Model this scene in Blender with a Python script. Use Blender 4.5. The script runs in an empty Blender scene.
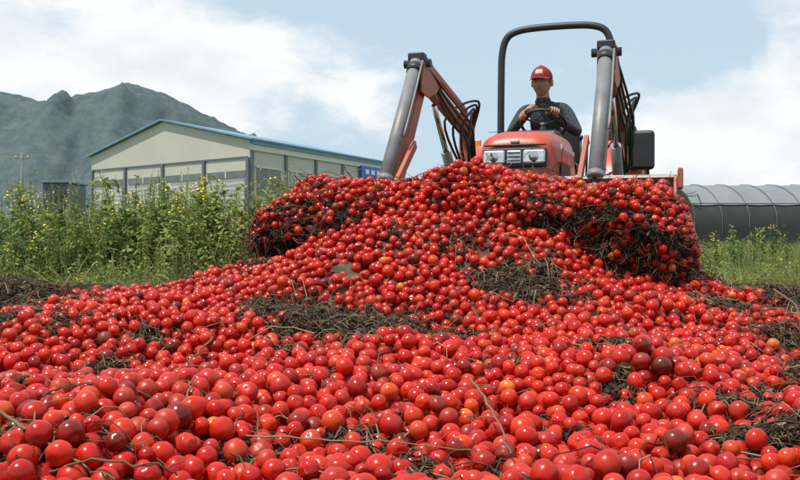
import bpy, bmesh, math, random
import numpy as np
from mathutils import Vector, Matrix, noise as mnoise
random.seed(7); RNG=np.random.default_rng(11)
scene=bpy.context.scene
COL=scene.collection
# ------------------------------------------------------------ helpers
def new_mat(name,color,rough=.6,metal=0.,var=.0,vscale=8.,bump=0.,bscale=40.,dirt=None,dirt_amt=0.,coat=0.,spec=.5,bdist=.02):
    m=bpy.data.materials.new(name); m.use_nodes=True
    nt=m.node_tree; b=nt.nodes['Principled BSDF']
    b.inputs['Roughness'].default_value=rough; b.inputs['Metallic'].default_value=metal
    b.inputs['Base Color'].default_value=(*color,1); b.inputs['Coat Weight'].default_value=coat
    b.inputs['Specular IOR Level'].default_value=spec
    tc=nt.nodes.new('ShaderNodeTexCoord')
    if var>0 or dirt:
        n=nt.nodes.new('ShaderNodeTexNoise'); n.inputs['Scale'].default_value=vscale; n.inputs['Detail'].default_value=8
        nt.links.new(tc.outputs['Object'],n.inputs['Vector'])
        r=nt.nodes.new('ShaderNodeValToRGB'); nt.links.new(n.outputs['Fac'],r.inputs['Fac'])
        d=dirt if dirt else tuple(c*(1-var) for c in color)
        r.color_ramp.elements[0].position=.3; r.color_ramp.elements[1].position=.68
        r.color_ramp.elements[0].color=(*[min(1,c*(1+var)) for c in color],1)
        r.color_ramp.elements[1].color=(*[color[i]*(1-max(dirt_amt,var))+d[i]*max(dirt_amt,var) for i in range(3)],1)
        nt.links.new(r.outputs['Color'],b.inputs['Base Color'])
    if bump>0:
        n2=nt.nodes.new('ShaderNodeTexNoise'); n2.inputs['Scale'].default_value=bscale; n2.inputs['Detail'].default_value=6
        nt.links.new(tc.outputs['Object'],n2.inputs['Vector'])
        bp=nt.nodes.new('ShaderNodeBump'); bp.inputs['Strength'].default_value=bump; bp.inputs['Distance'].default_value=bdist
        nt.links.new(n2.outputs['Fac'],bp.inputs['Height']); nt.links.new(bp.outputs['Normal'],b.inputs['Normal'])
    return m
def empty(name,loc=(0,0,0),rotz=0):
    e=bpy.data.objects.new(name,None); COL.objects.link(e); e.location=loc; e.rotation_euler=(0,0,rotz); e.empty_display_size=.3; return e
def mesh_obj(name,verts,faces,mat=None,parent=None,smooth=False,link=True):
    me=bpy.data.meshes.new(name); me.from_pydata([tuple(v) for v in verts],[],faces); me.update()
    if smooth: me.polygons.foreach_set('use_smooth',[True]*len(me.polygons))
    o=bpy.data.objects.new(name,me)
    if link: COL.objects.link(o)
    if mat: me.materials.append(mat)
    if parent: o.parent=parent
    return o
def bevel(o,w,seg=2):
    md=o.modifiers.new('b','BEVEL'); md.width=w; md.segments=seg; md.limit_method='ANGLE'; md.angle_limit=math.radians(35)
    o.data.polygons.foreach_set('use_smooth',[True]*len(o.data.polygons))
    md.harden_normals=True
    return o
def box(name,c,s,mat,parent=None,bw=.01,rot=None):
    v=[]
    R=Matrix.Identity(3) if rot is None else rot
    for z in(-1,1):
        for y in(-1,1):
            for x in(-1,1):
                v.append(Vector(c)+R@Vector((x*s[0]/2,y*s[1]/2,z*s[2]/2)))
    f=[(0,2,3,1),(4,5,7,6),(0,1,5,4),(2,6,7,3),(0,4,6,2),(1,3,7,5)]
    o=mesh_obj(name,v,f,mat,parent)
    if bw>0: bevel(o,bw)
    return o
def beam(name,a,b,w,h,mat,parent=None,bw=.012):
    a=Vector(a);b=Vector(b); d=(b-a); L=d.length; d.normalize()
    side=Vector((1,0,0))
    if abs(d.dot(side))>.9: side=Vector((0,1,0))
    up=side.cross(d).normalized(); side=d.cross(up).normalized()
    R=Matrix((side,d,up)).transposed()
    return box(name,(a+b)/2,(w,L,h),mat,parent,bw,R)
def tube_data(path,radii,sides=8,cap=True):
    P=[Vector(p) for p in path]; n=len(P)
    if not hasattr(radii,'__len__'): radii=[radii]*n
    V=[];F=[]
    t0=(P[1]-P[0]).normalized(); ref=Vector((0,0,1)) if abs(t0.z)<.9 else Vector((1,0,0))
    u=t0.cross(ref).normalized()
    for i in range(n):
        t=((P[min(i+1,n-1)]-P[max(i-1,0)]))
        if t.length<1e-9: t=t0
        t=t.normalized(); u=(u-t*u.dot(t)); 
        if u.length<1e-6: u=t.orthogonal()
        u.normalize(); w=t.cross(u)
        for k in range(sides):
            a=2*math.pi*k/sides
            V.append(P[i]+(u*math.cos(a)+w*math.sin(a))*radii[i])
    for i in range(n-1):
        for k in range(sides):
            k2=(k+1)%sides
            F.append((i*sides+k,i*sides+k2,(i+1)*sides+k2,(i+1)*sides+k))
    if cap:
        F.append(tuple(range(sides))[::-1]); F.append(tuple((n-1)*sides+k for k in range(sides)))
    return V,F
def tube(name,path,r,mat,parent=None,sides=14):
    V,F=tube_data(path,r,sides); o=mesh_obj(name,V,F,mat,parent)
    for p in o.data.polygons: p.use_smooth=len(p.vertices)==4
    return o
def spline(pts,n=8):
    P=[Vector(p) for p in pts]; P=[2*P[0]-P[1]]+P+[2*P[-1]-P[-2]]; out=[]
    for i in range(1,len(P)-2):
        for k in range(n):
            t=k/n; a,b,c,d=P[i-1:i+3]
            out.append(.5*((2*b)+(c-a)*t+(2*a-5*b+4*c-d)*t*t+(3*b-a-3*c+d)*t**3))
    out.append(P[-2]); return out
def lathe(name,prof,mat,parent,axis='x',c=(0,0,0),seg=40,smooth=True):
    V=[];F=[];n=len(prof)
    for k in range(seg):
        a=2*math.pi*k/seg
        for (r,h) in prof:
            p=(h,r*math.cos(a),r*math.sin(a)) if axis=='x' else ((r*math.cos(a),h,r*math.sin(a)) if axis=='y' else (r*math.cos(a),r*math.sin(a),h))
            V.append(Vector(c)+Vector(p))
    for k in range(seg):
        k2=(k+1)%seg
        for i in range(n-1): F.append((k*n+i,k*n+i+1,k2*n+i+1,k2*n+i))
    return mesh_obj(name,V,F,mat,parent,smooth)
def sstep(a,b,x):
    t=np.clip((x-a)/(b-a),0,1); return t*t*(3-2*t)
_grids={}
def vnoise(x,y,scale,seed=0):
    if seed not in _grids: _grids[seed]=np.random.default_rng(seed+100).random((64,64))
    g=_grids[seed]; X=np.asarray(x)/scale+1000; Y=np.asarray(y)/scale+1000
    xi=np.floor(X).astype(int); yi=np.floor(Y).astype(int); fx=X-xi; fy=Y-yi
    fx=fx*fx*(3-2*fx); fy=fy*fy*(3-2*fy)
    a=g[xi%64,yi%64]; b=g[(xi+1)%64,yi%64]; c=g[xi%64,(yi+1)%64]; d=g[(xi+1)%64,(yi+1)%64]
    return (a*(1-fx)+b*fx)*(1-fy)+(c*(1-fx)+d*fx)*fy-.5
def scatter(name,pts,rots,scl,idx,tone,coll,parent=None):
    me=bpy.data.meshes.new(name); n=len(pts)
    me.vertices.add(n); me.vertices.foreach_set('co',np.asarray(pts,dtype=np.float32).ravel())
    a=me.attributes.new('rot','FLOAT_VECTOR','POINT'); a.data.foreach_set('vector',np.asarray(rots,dtype=np.float32).ravel())
    a=me.attributes.new('scl','FLOAT','POINT'); a.data.foreach_set('value',np.asarray(scl,dtype=np.float32))
    a=me.attributes.new('idx','INT','POINT'); a.data.foreach_set('value',np.asarray(idx,dtype=np.int32))
    a=me.attributes.new('tone','FLOAT','POINT'); a.data.foreach_set('value',np.asarray(tone,dtype=np.float32))
    o=bpy.data.objects.new(name,me); COL.objects.link(o)
    ng=bpy.data.node_groups.new(name+'_gn','GeometryNodeTree')
    ng.interface.new_socket('Geometry',in_out='INPUT',socket_type='NodeSocketGeometry')
    ng.interface.new_socket('Geometry',in_out='OUTPUT',socket_type='NodeSocketGeometry')
    N=ng.nodes; L=ng.links
    gi=N.new('NodeGroupInput'); go=N.new('NodeGroupOutput'); iop=N.new('GeometryNodeInstanceOnPoints')
    ci=N.new('GeometryNodeCollectionInfo'); ci.inputs['Collection'].default_value=coll
    ci.inputs['Separate Children'].default_value=True; ci.inputs['Reset Children'].default_value=True
    def na(nm,t):
        q=N.new('GeometryNodeInputNamedAttribute'); q.data_type=t; q.inputs['Name'].default_value=nm; return q.outputs['Attribute']
    e2r=N.new('FunctionNodeEulerToRotation'); L.new(na('rot','FLOAT_VECTOR'),e2r.inputs[0])
    L.new(gi.outputs[0],iop.inputs['Points']); L.new(ci.outputs[0],iop.inputs['Instance'])
    iop.inputs['Pick Instance'].default_value=True
    L.new(na('idx','INT'),iop.inputs['Instance Index']); L.new(e2r.outputs[0],iop.inputs['Rotation'])
    L.new(na('scl','FLOAT'),iop.inputs['Scale']); L.new(iop.outputs[0],go.inputs[0])
    md=o.modifiers.new('inst','NODES'); md.node_group=ng
    return o
def tone_ramp_mat(name,stops,rough=.6,inst=True,transl=0.,attr='tone',spec=.4):
    m=bpy.data.materials.new(name); m.use_nodes=True; nt=m.node_tree; b=nt.nodes['Principled BSDF']
    at=nt.nodes.new('ShaderNodeAttribute'); at.attribute_type='INSTANCER' if inst else 'GEOMETRY'; at.attribute_name=attr
    r=nt.nodes.new('ShaderNodeValToRGB')
    r.color_ramp.elements[0].position=stops[0][0]; r.color_ramp.elements[0].color=(*stops[0][1],1)
    r.color_ramp.elements[1].position=stops[-1][0]; r.color_ramp.elements[1].color=(*stops[-1][1],1)
    for p,c in stops[1:-1]:
        e=r.color_ramp.elements.new(p); e.color=(*c,1)
    nt.links.new(at.outputs['Fac'],r.inputs['Fac']); nt.links.new(r.outputs['Color'],b.inputs['Base Color'])
    b.inputs['Roughness'].default_value=rough; b.inputs['Specular IOR Level'].default_value=spec
    if transl>0:
        t=nt.nodes.new('ShaderNodeBsdfTranslucent'); nt.links.new(r.outputs['Color'],t.inputs['Color'])
        mx=nt.nodes.new('ShaderNodeMixShader'); mx.inputs[0].default_value=transl
        nt.links.new(b.outputs[0],mx.inputs[1]); nt.links.new(t.outputs[0],mx.inputs[2])
        nt.links.new(mx.outputs[0],nt.nodes['Material Output'].inputs['Surface'])
    return m
# ------------------------------------------------------------ camera, sun, sky
cam=bpy.data.cameras.new('camera'); co=bpy.data.objects.new('camera',cam); COL.objects.link(co); scene.camera=co
co.location=(0,0,.6); co.rotation_euler=(math.radians(90-.32),0,0)
cam.sensor_width=36; cam.lens=40.5; cam.clip_end=9000; cam.clip_start=.05
scene.view_settings.view_transform='Standard'; scene.view_settings.look='None'; scene.view_settings.exposure=0
sv=Vector((-.34,-.20,.90)).normalized(); elev=math.asin(sv.z); azr=math.atan2(sv.x,sv.y)
sl=bpy.data.lights.new('sun','SUN'); sl.energy=4.9; sl.angle=math.radians(.5); sl.color=(1,.955,.88)
so=bpy.data.objects.new('sun',sl); COL.objects.link(so); so.rotation_euler=sv.to_track_quat('Z','Y').to_euler(); so.location=(0,0,30)
w=bpy.data.worlds.new('World'); scene.world=w; w.use_nodes=True; nt=w.node_tree; bg=nt.nodes['Background']; bg.inputs['Strength'].default_value=.1
sky=nt.nodes.new('ShaderNodeTexSky'); sky.sky_type='NISHITA'; sky.sun_disc=False; sky.sun_elevation=elev; sky.sun_rotation=azr%(2*math.pi); sky.dust_density=1.5; sky.air_density=1.0
tc=nt.nodes.new('ShaderNodeTexCoord')
mp=nt.nodes.new('ShaderNodeMapping'); mp.inputs['Scale'].default_value=(1,1,2.0); nt.links.new(tc.outputs['Generated'],mp.inputs['Vector'])
nz=nt.nodes.new('ShaderNodeTexNoise'); nz.inputs['Scale'].default_value=7.5; nz.inputs['Detail'].default_value=10; nz.inputs['Roughness'].default_value=.6; nz.inputs['Distortion'].default_value=.2
nt.links.new(mp.outputs[0],nz.inputs['Vector'])
def cdir(azd,eld): a=math.radians(azd);e=math.radians(eld); return (math.sin(a)*math.cos(e),math.cos(a)*math.cos(e),math.sin(e)*2.0)
acc=nz.outputs['Fac']
for (az,el,rad,amt) in [(-23,12.5,.30,.34),(-11,9.5,.17,.32),(-15,7,.15,.2),(-2,10,.16,.10),(24,6.5,.24,.30),(17,5.5,.16,.28),(24,14.5,.12,.22),(60,12,.5,.2),(-70,14,.5,.2),(150,20,.8,.15),(7,14,.25,-.10),(17,12,.2,-.08)]:
    d=nt.nodes.new('ShaderNodeVectorMath'); d.operation='DISTANCE'; nt.links.new(mp.outputs[0],d.inputs[0]); d.inputs[1].default_value=cdir(az,el)
    mr=nt.nodes.new('ShaderNodeMapRange'); mr.interpolation_type='SMOOTHSTEP'; mr.inputs['From Min'].default_value=rad; mr.inputs['From Max'].default_value=0; mr.inputs['To Min'].default_value=0; mr.inputs['To Max'].default_value=amt
    nt.links.new(d.outputs['Value'],mr.inputs['Value'])
    ad=nt.nodes.new('ShaderNodeMath'); ad.operation='ADD'; nt.links.new(acc,ad.inputs[0]); nt.links.new(mr.outputs[0],ad.inputs[1]); acc=ad.outputs[0]
cr=nt.nodes.new('ShaderNodeMapRange'); cr.interpolation_type='SMOOTHSTEP'; cr.inputs['From Min'].default_value=.50; cr.inputs['From Max'].default_value=.76
nt.links.new(acc,cr.inputs['Value'])
hz=nt.nodes.new('ShaderNodeMix'); hz.data_type='RGBA'; hz.inputs[0].default_value=.8; hz.inputs['B'].default_value=(6.3,8.0,9.3,1)
nt.links.new(sky.outputs[0],hz.inputs['A'])
n3=nt.nodes.new('ShaderNodeTexNoise'); n3.inputs['Scale'].default_value=11; n3.inputs['Detail'].default_value=7; nt.links.new(mp.outputs[0],n3.inputs['Vector'])
cc=nt.nodes.new('ShaderNodeValToRGB'); cc.color_ramp.elements[0].position=.33; cc.color_ramp.elements[0].color=(8.2,8.8,9.3,1); cc.color_ramp.elements[1].position=.58; cc.color_ramp.elements[1].color=(9.9,10,10,1)
nt.links.new(n3.outputs['Fac'],cc.inputs['Fac'])
mx=nt.nodes.new('ShaderNodeMix'); mx.data_type='RGBA'; nt.links.new(cr.outputs[0],mx.inputs[0]); nt.links.new(hz.outputs['Result'],mx.inputs['A']); nt.links.new(cc.outputs[0],mx.inputs['B'])
nt.links.new(mx.outputs['Result'],bg.inputs['Color'])
# ------------------------------------------------------------ terrain fields
TX,TY=.9,7.0; CA,SA=math.cos(math.radians(18)),math.sin(math.radians(18))
def tolocal(x,y): return (x-TX)*CA-(y-TY)*SA,(x-TX)*SA+(y-TY)*CA
def toworld(lx,ly): return TX+lx*CA+ly*SA, TY-lx*SA+ly*CA
def H(x,y):
    x=np.asarray(x,float); y=np.asarray(y,float)
    side=np.interp(y,[-3,-.5,.5,1.5,1.95,2.4,3.4,4.15,5,5.8,6.6,7.5],[0,.0,.02,.045,.07,.105,.16,.225,.28,.20,.06,0.])
    side=side*(1-sstep(3.6,5.2,np.abs(x-.1)))
    lx,ly=tolocal(x,y)
    C=.66*np.exp(-((lx-.02)/.74)**4)+.28*np.exp(-((lx-.12)/1.34)**6)
    R=sstep(-3.45,-1.95,ly)*(1-sstep(-1.62,-1.40,ly))
    h=side+.55*C*R
    amp=sstep(7.5,6,y)*(1-sstep(4.2,5.5,np.abs(x)))
    h=h+amp*(.13*vnoise(x,y,.75,1)+.10*vnoise(x,y,.36,2)+.05*vnoise(x,y,.15,3))
    return h
m_ground=bpy.data.materials.new('field_ground'); m_ground.use_nodes=True; nt=m_ground.node_tree; b=nt.nodes['Principled BSDF']; b.inputs['Roughness'].default_value=.95
tcg=nt.nodes.new('ShaderNodeTexCoord'); n=nt.nodes.new('ShaderNodeTexNoise'); n.inputs['Scale'].default_value=.6; n.inputs['Detail'].default_value=10; nt.links.new(tcg.outputs['Object'],n.inputs['Vector'])
r=nt.nodes.new('ShaderNodeValToRGB'); r.color_ramp.elements[0].position=.3; r.color_ramp.elements[0].color=(.07,.10,.028,1); r.color_ramp.elements[1].position=.7; r.color_ramp.elements[1].color=(.15,.18,.06,1)
e=r.color_ramp.elements.new(.5); e.color=(.11,.13,.045,1)
nt.links.new(n.outputs['Fac'],r.inputs['Fac']); nt.links.new(r.outputs[0],b.inputs['Base Color'])
S=5000; g=[-S,-1500,-400,-100,-30,-10,0,10,30,60,100,400,1500,S]
V=[(x,y,-.02) for y in g for x in g]; k=len(g)
F=[(j*k+i,j*k+i+1,(j+1)*k+i+1,(j+1)*k+i) for j in range(k-1) for i in range(k-1)]
mesh_obj('ground',V,F,m_ground)
m_soil=bpy.data.materials.new('compost_soil'); m_soil.use_nodes=True; nt=m_soil.node_tree; b=nt.nodes['Principled BSDF']; b.inputs['Roughness'].default_value=.9
tcg=nt.nodes.new('ShaderNodeTexCoord'); n=nt.nodes.new('ShaderNodeTexNoise'); n.inputs['Scale'].default_value=9; n.inputs['Detail'].default_value=12; n.inputs['Roughness'].default_value=.7; nt.links.new(tcg.outputs['Object'],n.inputs['Vector'])
r=nt.nodes.new('ShaderNodeValToRGB'); r.color_ramp.elements[0].position=.35; r.color_ramp.elements[0].color=(.028,.018,.011,1); r.color_ramp.elements[1].position=.7; r.color_ramp.elements[1].color=(.15,.10,.06,1)
nt.links.new(n.outputs['Fac'],r.inputs['Fac']); nt.links.new(r.outputs[0],b.inputs['Base Color'])
bp=nt.nodes.new('ShaderNodeBump'); bp.inputs['Distance'].default_value=.03; n2=nt.nodes.new('ShaderNodeTexNoise'); n2.inputs['Scale'].default_value=35; n2.inputs['Detail'].default_value=8; nt.links.new(tcg.outputs['Object'],n2.inputs['Vector'])
nt.links.new(n2.outputs['Fac'],bp.inputs['Height']); nt.links.new(bp.outputs[0],b.inputs['Normal'])
gx=np.arange(-6,6.41,.05); gy=np.arange(-3,8.2,.05); XX,YY=np.meshgrid(gx,gy)
ZZ=H(XX,YY)-.05; edge=sstep(5.9,5.0,np.abs(XX-.2))*sstep(8.1,7.2,YY)*sstep(-2.9,-2,YY)
ZZ=ZZ*edge-.05*(1-edge)+ .03*edge
V=np.stack([XX,YY,ZZ],-1).reshape(-1,3); nx=len(gx); ny=len(gy)
F=[(j*nx+i,j*nx+i+1,(j+1)*nx+i+1,(j+1)*nx+i) for j in range(ny-1) for i in range(nx-1)]
mesh_obj('compost_mound',V,F,m_soil,smooth=True)
# ------------------------------------------------------------ tomatoes
m_tom=bpy.data.materials.new('tomato_skin'); m_tom.use_nodes=True; nt=m_tom.node_tree; b=nt.nodes['Principled BSDF']
at=nt.nodes.new('ShaderNodeAttribute'); at.attribute_type='INSTANCER'; at.attribute_name='tone'
tco=nt.nodes.new('ShaderNodeTexCoord'); n=nt.nodes.new('ShaderNodeTexNoise'); n.inputs['Scale'].default_value=1.1; n.inputs['Detail'].default_value=3; nt.links.new(tco.outputs['Object'],n.inputs['Vector'])
ma=nt.nodes.new('ShaderNodeMath'); ma.operation='MULTIPLY_ADD'; ma.inputs[1].default_value=.4; nt.links.new(n.outputs['Fac'],ma.inputs[0])
sb=nt.nodes.new('ShaderNodeMath'); sb.operation='SUBTRACT'; sb.inputs[1].default_value=.2; nt.links.new(at.outputs['Fac'],sb.inputs[0]); nt.links.new(sb.outputs[0],ma.inputs[2])
r=nt.nodes.new('ShaderNodeValToRGB'); el=r.color_ramp.elements; el[0].position=0; el[0].color=(.10,.018,.008,1); el[1].position=1; el[1].color=(.62,.17,.02,1)
for p,c in [(.14,(.25,.009,.005)),(.33,(.42,.011,.006)),(.6,(.54,.020,.007)),(.84,(.60,.060,.010))]:
    e=el.new(p); e.color=(*c,1)
nt.links.new(ma.outputs[0],r.inputs['Fac'])
geo=nt.nodes.new('ShaderNodeNewGeometry'); nd=nt.nodes.new('ShaderNodeTexNoise'); nd.inputs['Scale'].default_value=7; nd.inputs['Detail'].default_value=9; nd.inputs['Roughness'].default_value=.74; nt.links.new(geo.outputs['Position'],nd.inputs['Vector'])
md_=nt.nodes.new('ShaderNodeMapRange'); md_.inputs['From Min'].default_value=.50; md_.inputs['From Max'].default_value=.74; md_.inputs['To Max'].default_value=.6; nt.links.new(nd.outputs['Fac'],md_.inputs['Value'])
mxd=nt.nodes.new('ShaderNodeMix'); mxd.data_type='RGBA'; nt.links.new(md_.outputs[0],mxd.inputs[0]); nt.links.new(r.outputs[0],mxd.inputs['A']); mxd.inputs['B'].default_value=(.19,.075,.04,1)
nt.links.new(mxd.outputs['Result'],b.inputs['Base Color'])
b.inputs['Specular IOR Level'].default_value=.36
mr=nt.nodes.new('ShaderNodeMath'); mr.operation='MULTIPLY_ADD'; mr.inputs[1].default_value=.7; mr.inputs[2].default_value=.23
nt.links.new(md_.outputs[0],mr.inputs[0]); nt.links.new(mr.outputs[0],b.inputs['Roughness'])
m_cal=new_mat('tomato_calyx',(.09,.14,.03),.7,var=.4)
m_scar=new_mat('tomato_scar',(.16,.09,.03),.8)
tcoll=bpy.data.collections.new('tomato_variants')
for vi in range(8):
    rv=random.Random(vi); V=[];F=[]; seg=24; rings=15
    flat=rv.uniform(.86,1.06); lob=rv.choice([0,.015,.03]); nl=rv.choice([3,4,5]); tip=rv.uniform(-.03,.06)
    for i in range(rings+1):
        th=math.pi*i/rings
        for k in range(seg):
            ph=2*math.pi*k/seg
            rr=1+lob*math.cos(nl*ph)*math.sin(th)
            dim=-.13*math.exp(-(th/.33)**2)+tip*math.exp(-((math.pi-th)/.25)**2)
            q=Vector((rr*math.sin(th)*math.cos(ph),rr*math.sin(th)*math.sin(ph),(math.cos(th)*flat)+(dim if th<1.5 else -dim)))
            if vi in(6,7):
                nn=mnoise.noise(q*1.4+Vector((vi*5,0,0)))*.22; q=q*(1-abs(nn)); 
                if vi==7 and q.x>.55: q.x=.55+(q.x-.55)*.25
            V.append(q)
    for i in range(rings):
        for k in range(seg):
            k2=(k+1)%seg; F.append((i*seg+k,(i+1)*seg+k,(i+1)*seg+k2,i*seg+k2))
    nf=len(F); mi=[0]*nf
    z0=flat-.13
    if vi in(0,3):
        for s in range(5):
            a=2*math.pi*s/5+rv.random()*.3; base=len(V)
            ca,sa=math.cos(a),math.sin(a); L=rv.uniform(.45,.75)
            V+= [(-.07*sa,.07*ca,z0+.04),(.07*sa,-.07*ca,z0+.04),(L*.5*ca+.09*sa,L*.5*sa-.09*ca,flat-.02),(L*.5*ca-.09*sa,L*.5*sa+.09*ca,flat-.02),(L*ca,L*sa,flat*.97+.02+rv.random()*.1)]
            F+=[(base,base+1,base+2,base+3),(base+3,base+2,base+4)]; mi+=[1,1]
        tv,tf=tube_data([(0,0,z0),(.03,.02,z0+.2),(.08,.02,z0+.34)],[.05,.04,.05],6); bb=len(V); V+=tv; F+=[tuple(q+bb for q in f) for f in tf]; mi+=[1]*len(tf)
    elif vi<6:
        bb=len(V); V+=[(.1*math.cos(a),.1*math.sin(a),z0+.015) for a in [2*math.pi*k/8 for k in range(8)]]; F.append(tuple(bb+k for k in range(8))); mi.append(2)
    o=mesh_obj('tomato_%d'%vi,V,F,None,None,True,link=False)
    for m in(m_tom,m_cal,m_scar): o.data.materials.append(m)
    o.data.polygons.foreach_set('material_index',mi); tcoll.objects.link(o)
res=.02; hx0,hy0=-5,.9; HX=np.arange(hx0,5.6,res); HY=np.arange(hy0,7.2,res); GX,GY=np.meshgrid(HX,HY,indexing='ij'); HG=H(GX,GY)
def hh(x,y):
    i=int((x-hx0)/res); j=int((y-hy0)/res)
    return HG[min(max(i,0),HG.shape[0]-1),min(max(j,0),HG.shape[1]-1)]
rc=random.Random(21)
clumps=[(-.27,3.75,.33),(-.02,3.65,.22),(-.5,3.95,.25),(.62,4.0,.22),(.45,4.15,.15),(.12,1.95,.15),(-.02,2.05,.10),(.98,2.3,.16),(.75,3.1,.14),(-1.0,3.2,.14),(.35,3.0,.12),
 (-2.1,4.6,.40),(-1.75,5.3,.35),(-2.6,5.2,.5),(-1.55,4.2,.18),(-1.75,3.7,.22),(1.40,2.9,.20),(1.7,3.6,.24),(2.05,4.3,.30),(1.02,1.95,.14),(2.4,5.0,.45),(1.5,4.2,.16),(-.15,3.3,.12),(.25,3.55,.12)]
for _ in range(44):
    y=rc.uniform(1.9,5.2); x=rc.uniform(-.48*y,.45*y); clumps.append((x,y,rc.uniform(.05,.12)))
def cover(x,y):
    c=1.0
    c-=.42*float(sstep(.27*y+.2,.42*y+.2,x)); c-=.30*float(sstep(.34*y+.1,.46*y+.1,-x))*float(sstep(2.5,4.5,y))
    c-=.8*float(sstep(5.0,6.0,y)); c-=.7*float(sstep(2.9,4.2,abs(x)))
    for cx,cy,cr_ in clumps:
        d=math.hypot(x-cx,(y-cy)*1.0)/cr_
        if d<1.3: c-=.75*(1.3-d)/1.3*1.4
    c+=1.0*float(vnoise(x,y,.2,9))*(1 if c<.97 else .35)
    return max(c,.10)
cell=.07; grid={}; T=[]
def zrest(x,y,r):
    z=hh(x,y)-.05+r*.75
    ci,cj=int(x//cell),int(y//cell)
    for a in(-1,0,1):
        for bq in(-1,0,1):
            for (qx,qy,qz,qr) in grid.get((ci+a,cj+bq),()):
                d2=(x-qx)**2+(y-qy)**2; R=(r+qr)*.97
                if d2<R*R:
                    zz=qz+math.sqrt(R*R-d2)
                    if zz>z: z=zz
    return z
rnd=random.Random(5)
def trad(y): 
    m=.054 if y<2.4 else (.046 if y>3.6 else .054-.008*(y-2.4)/1.2)
    return .5*min(m*1.26,max(m*.68,rnd.gauss(m,m*.13)))
for attempts in range(36000):
    y=rnd.uniform(1.25,6.3)
    x=rnd.uniform(-(.53*y+.45),.55*y+.5)
    if rnd.random()>cover(x,y): continue
    lx,ly=tolocal(x,y)
    if ly>-1.45 and abs(lx)<1.3: continue
    r=trad(y)
    best=(zrest(x,y,r),x,y)
    for st in(.04,.03,.015):
        for k_ in range(3):
            x2=best[1]+rnd.uniform(-st,st); y2=best[2]+rnd.uniform(-st,st); z2=zrest(x2,y2,r)
            if z2<best[0]: best=(z2,x2,y2)
    z,x,y=best
    if z>hh(x,y)+.02+.04*rnd.random(): continue
    T.append((x,y,z,r)); grid.setdefault((int(x//cell),int(y//cell)),[]).append((x,y,z,r))
print('dropped',len(T))
LT=[-1.17,-1.12,-.98,-.78,-.345,-.1,.14,.374,.6,.93,1.17,1.28,1.33]
ZT=[.60,.75,.86,.925,.90,.945,.98,.955,.885,.86,.835,.73,.55]
ZB=[.52,.52,.53,.54,.50,.45,.42,.42,.42,.42,.38,.38,.42]
L0,L1=LT[0],LT[-1]
def load_pt(l,a):
    zt=np.interp(l,LT,ZT)-.03; zb=np.interp(l,LT,ZB)
    e=min(1,max(0,min(l-L0+.01,L1+.01-l)/.22)); e=math.sqrt(1-(1-e)**2) if e<1 else 1
    ry=.40*e+.02; zc=(zt+zb)/2; rz=(zt-zb)/2
    ca,sa=math.cos(a),math.sin(a)
    ex=.75
    y_=math.copysign(abs(ca)**ex,ca)*ry; z_=math.copysign(abs(sa)**ex,sa)*rz
    ly=-1.88-y_*(1.08 if y_>0 else .95)
    nzv=mnoise.noise(Vector((l*3,ly*3,z_*5)))*.09+mnoise.noise(Vector((l*8,ly*8,z_*9+3)))*.04
    sc=1+nzv/.3
    return (l,-1.88+(ly+1.88)*sc,zc+z_*sc)
NL=90;NA=40; V=[];F=[]
for i in range(NL+1):
    l=L0+(L1-L0)*i/NL
    for k_ in range(NA):
        q=load_pt(l,2*math.pi*k_/NA); c=(l,-1.88,(np.interp(l,LT,ZT)+np.interp(l,LT,ZB))/2)
        q=[c[j]+(q[j]-c[j])*.93 for j in range(3)]
        wx,wy=toworld(q[0],q[1]); V.append((wx,wy,q[2]))
for i in range(NL):
    for k_ in range(NA):
        k2=(k_+1)%NA; F.append((i*NA+k_,i*NA+k2,(i+1)*NA+k2,(i+1)*NA+k_))
F.append(tuple(range(NA))); F.append(tuple(NL*NA+k_ for k_ in range(NA))[::-1])
mesh_obj('bucket_load_compost',V,F,m_soil,smooth=True)
c3=.07; g3={}
def free(x,y,z,r,ov):
    a,b_,c=int(x//c3),int(y//c3),int(z//c3)
    for i in(-1,0,1):
        for j in(-1,0,1):
            for k_ in(-1,0,1):
                for q in g3.get((a+i,b_+j,c+k_),()):
                    if (x-q[0])**2+(y-q[1])**2+(z-q[2])**2<((r+q[3])*ov)**2: return False
    return True
for q in T:
    if q[1]>3.6: g3.setdefault((int(q[0]//c3),int(q[1]//c3),int(q[2]//c3)),[]).append(q)
T2=[]
for layer,(cnt,off,ov) in enumerate([(34000,0,.86),(14000,.028,.9),(5000,.05,.92)]):
    for _ in range(cnt):
        l=rnd.uniform(L0,L1); a=rnd.uniform(-1.25,2.6)
        q=load_pt(l,a)
        if a<-.25:
            if rnd.random()>(.12 if abs(l-.05)>.55 else .6): continue
        elif a<.45 and abs(l-.05)>.5 and float(vnoise(l,a,.22,31))>.08: continue
        elif float(vnoise(l,a*.35,.10,33))>.34: continue
        if layer==2 and float(vnoise(l,a*.4,.25,12))<0: continue
        r=trad(5)
        ca,sa=math.cos(a),math.sin(a)
        ly=q[1]-ca*off; z=q[2]+sa*off; x,y=toworld(l,ly)
        if z<hh(x,y)-.02: continue
        if layer==0: z+=rnd.uniform(-.01,.012)
        if free(x,y,z,r,ov):
            t=(x,y,z,r); T2.append(t); g3.setdefault((int(x//c3),int(y//c3),int(z//c3)),[]).append(t)
print('load',len(T2))
A=np.array(T+T2); n=len(A)
tone=np.clip(RNG.normal(.46,.15,n),.08,.74); oi=RNG.random(n)<.03; tone[oi]=RNG.uniform(.74,1.0,oi.sum()); oi=RNG.random(n)<.04; tone[oi]=RNG.uniform(-.05,.15,oi.sum())
vid=RNG.choice(8,n,p=[.06,.17,.17,.06,.17,.17,.12,.08])
scatter('tomatoes',A[:,:3],RNG.uniform(0,6.28,(n,3)),A[:,3],vid,tone,tcoll)
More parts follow.
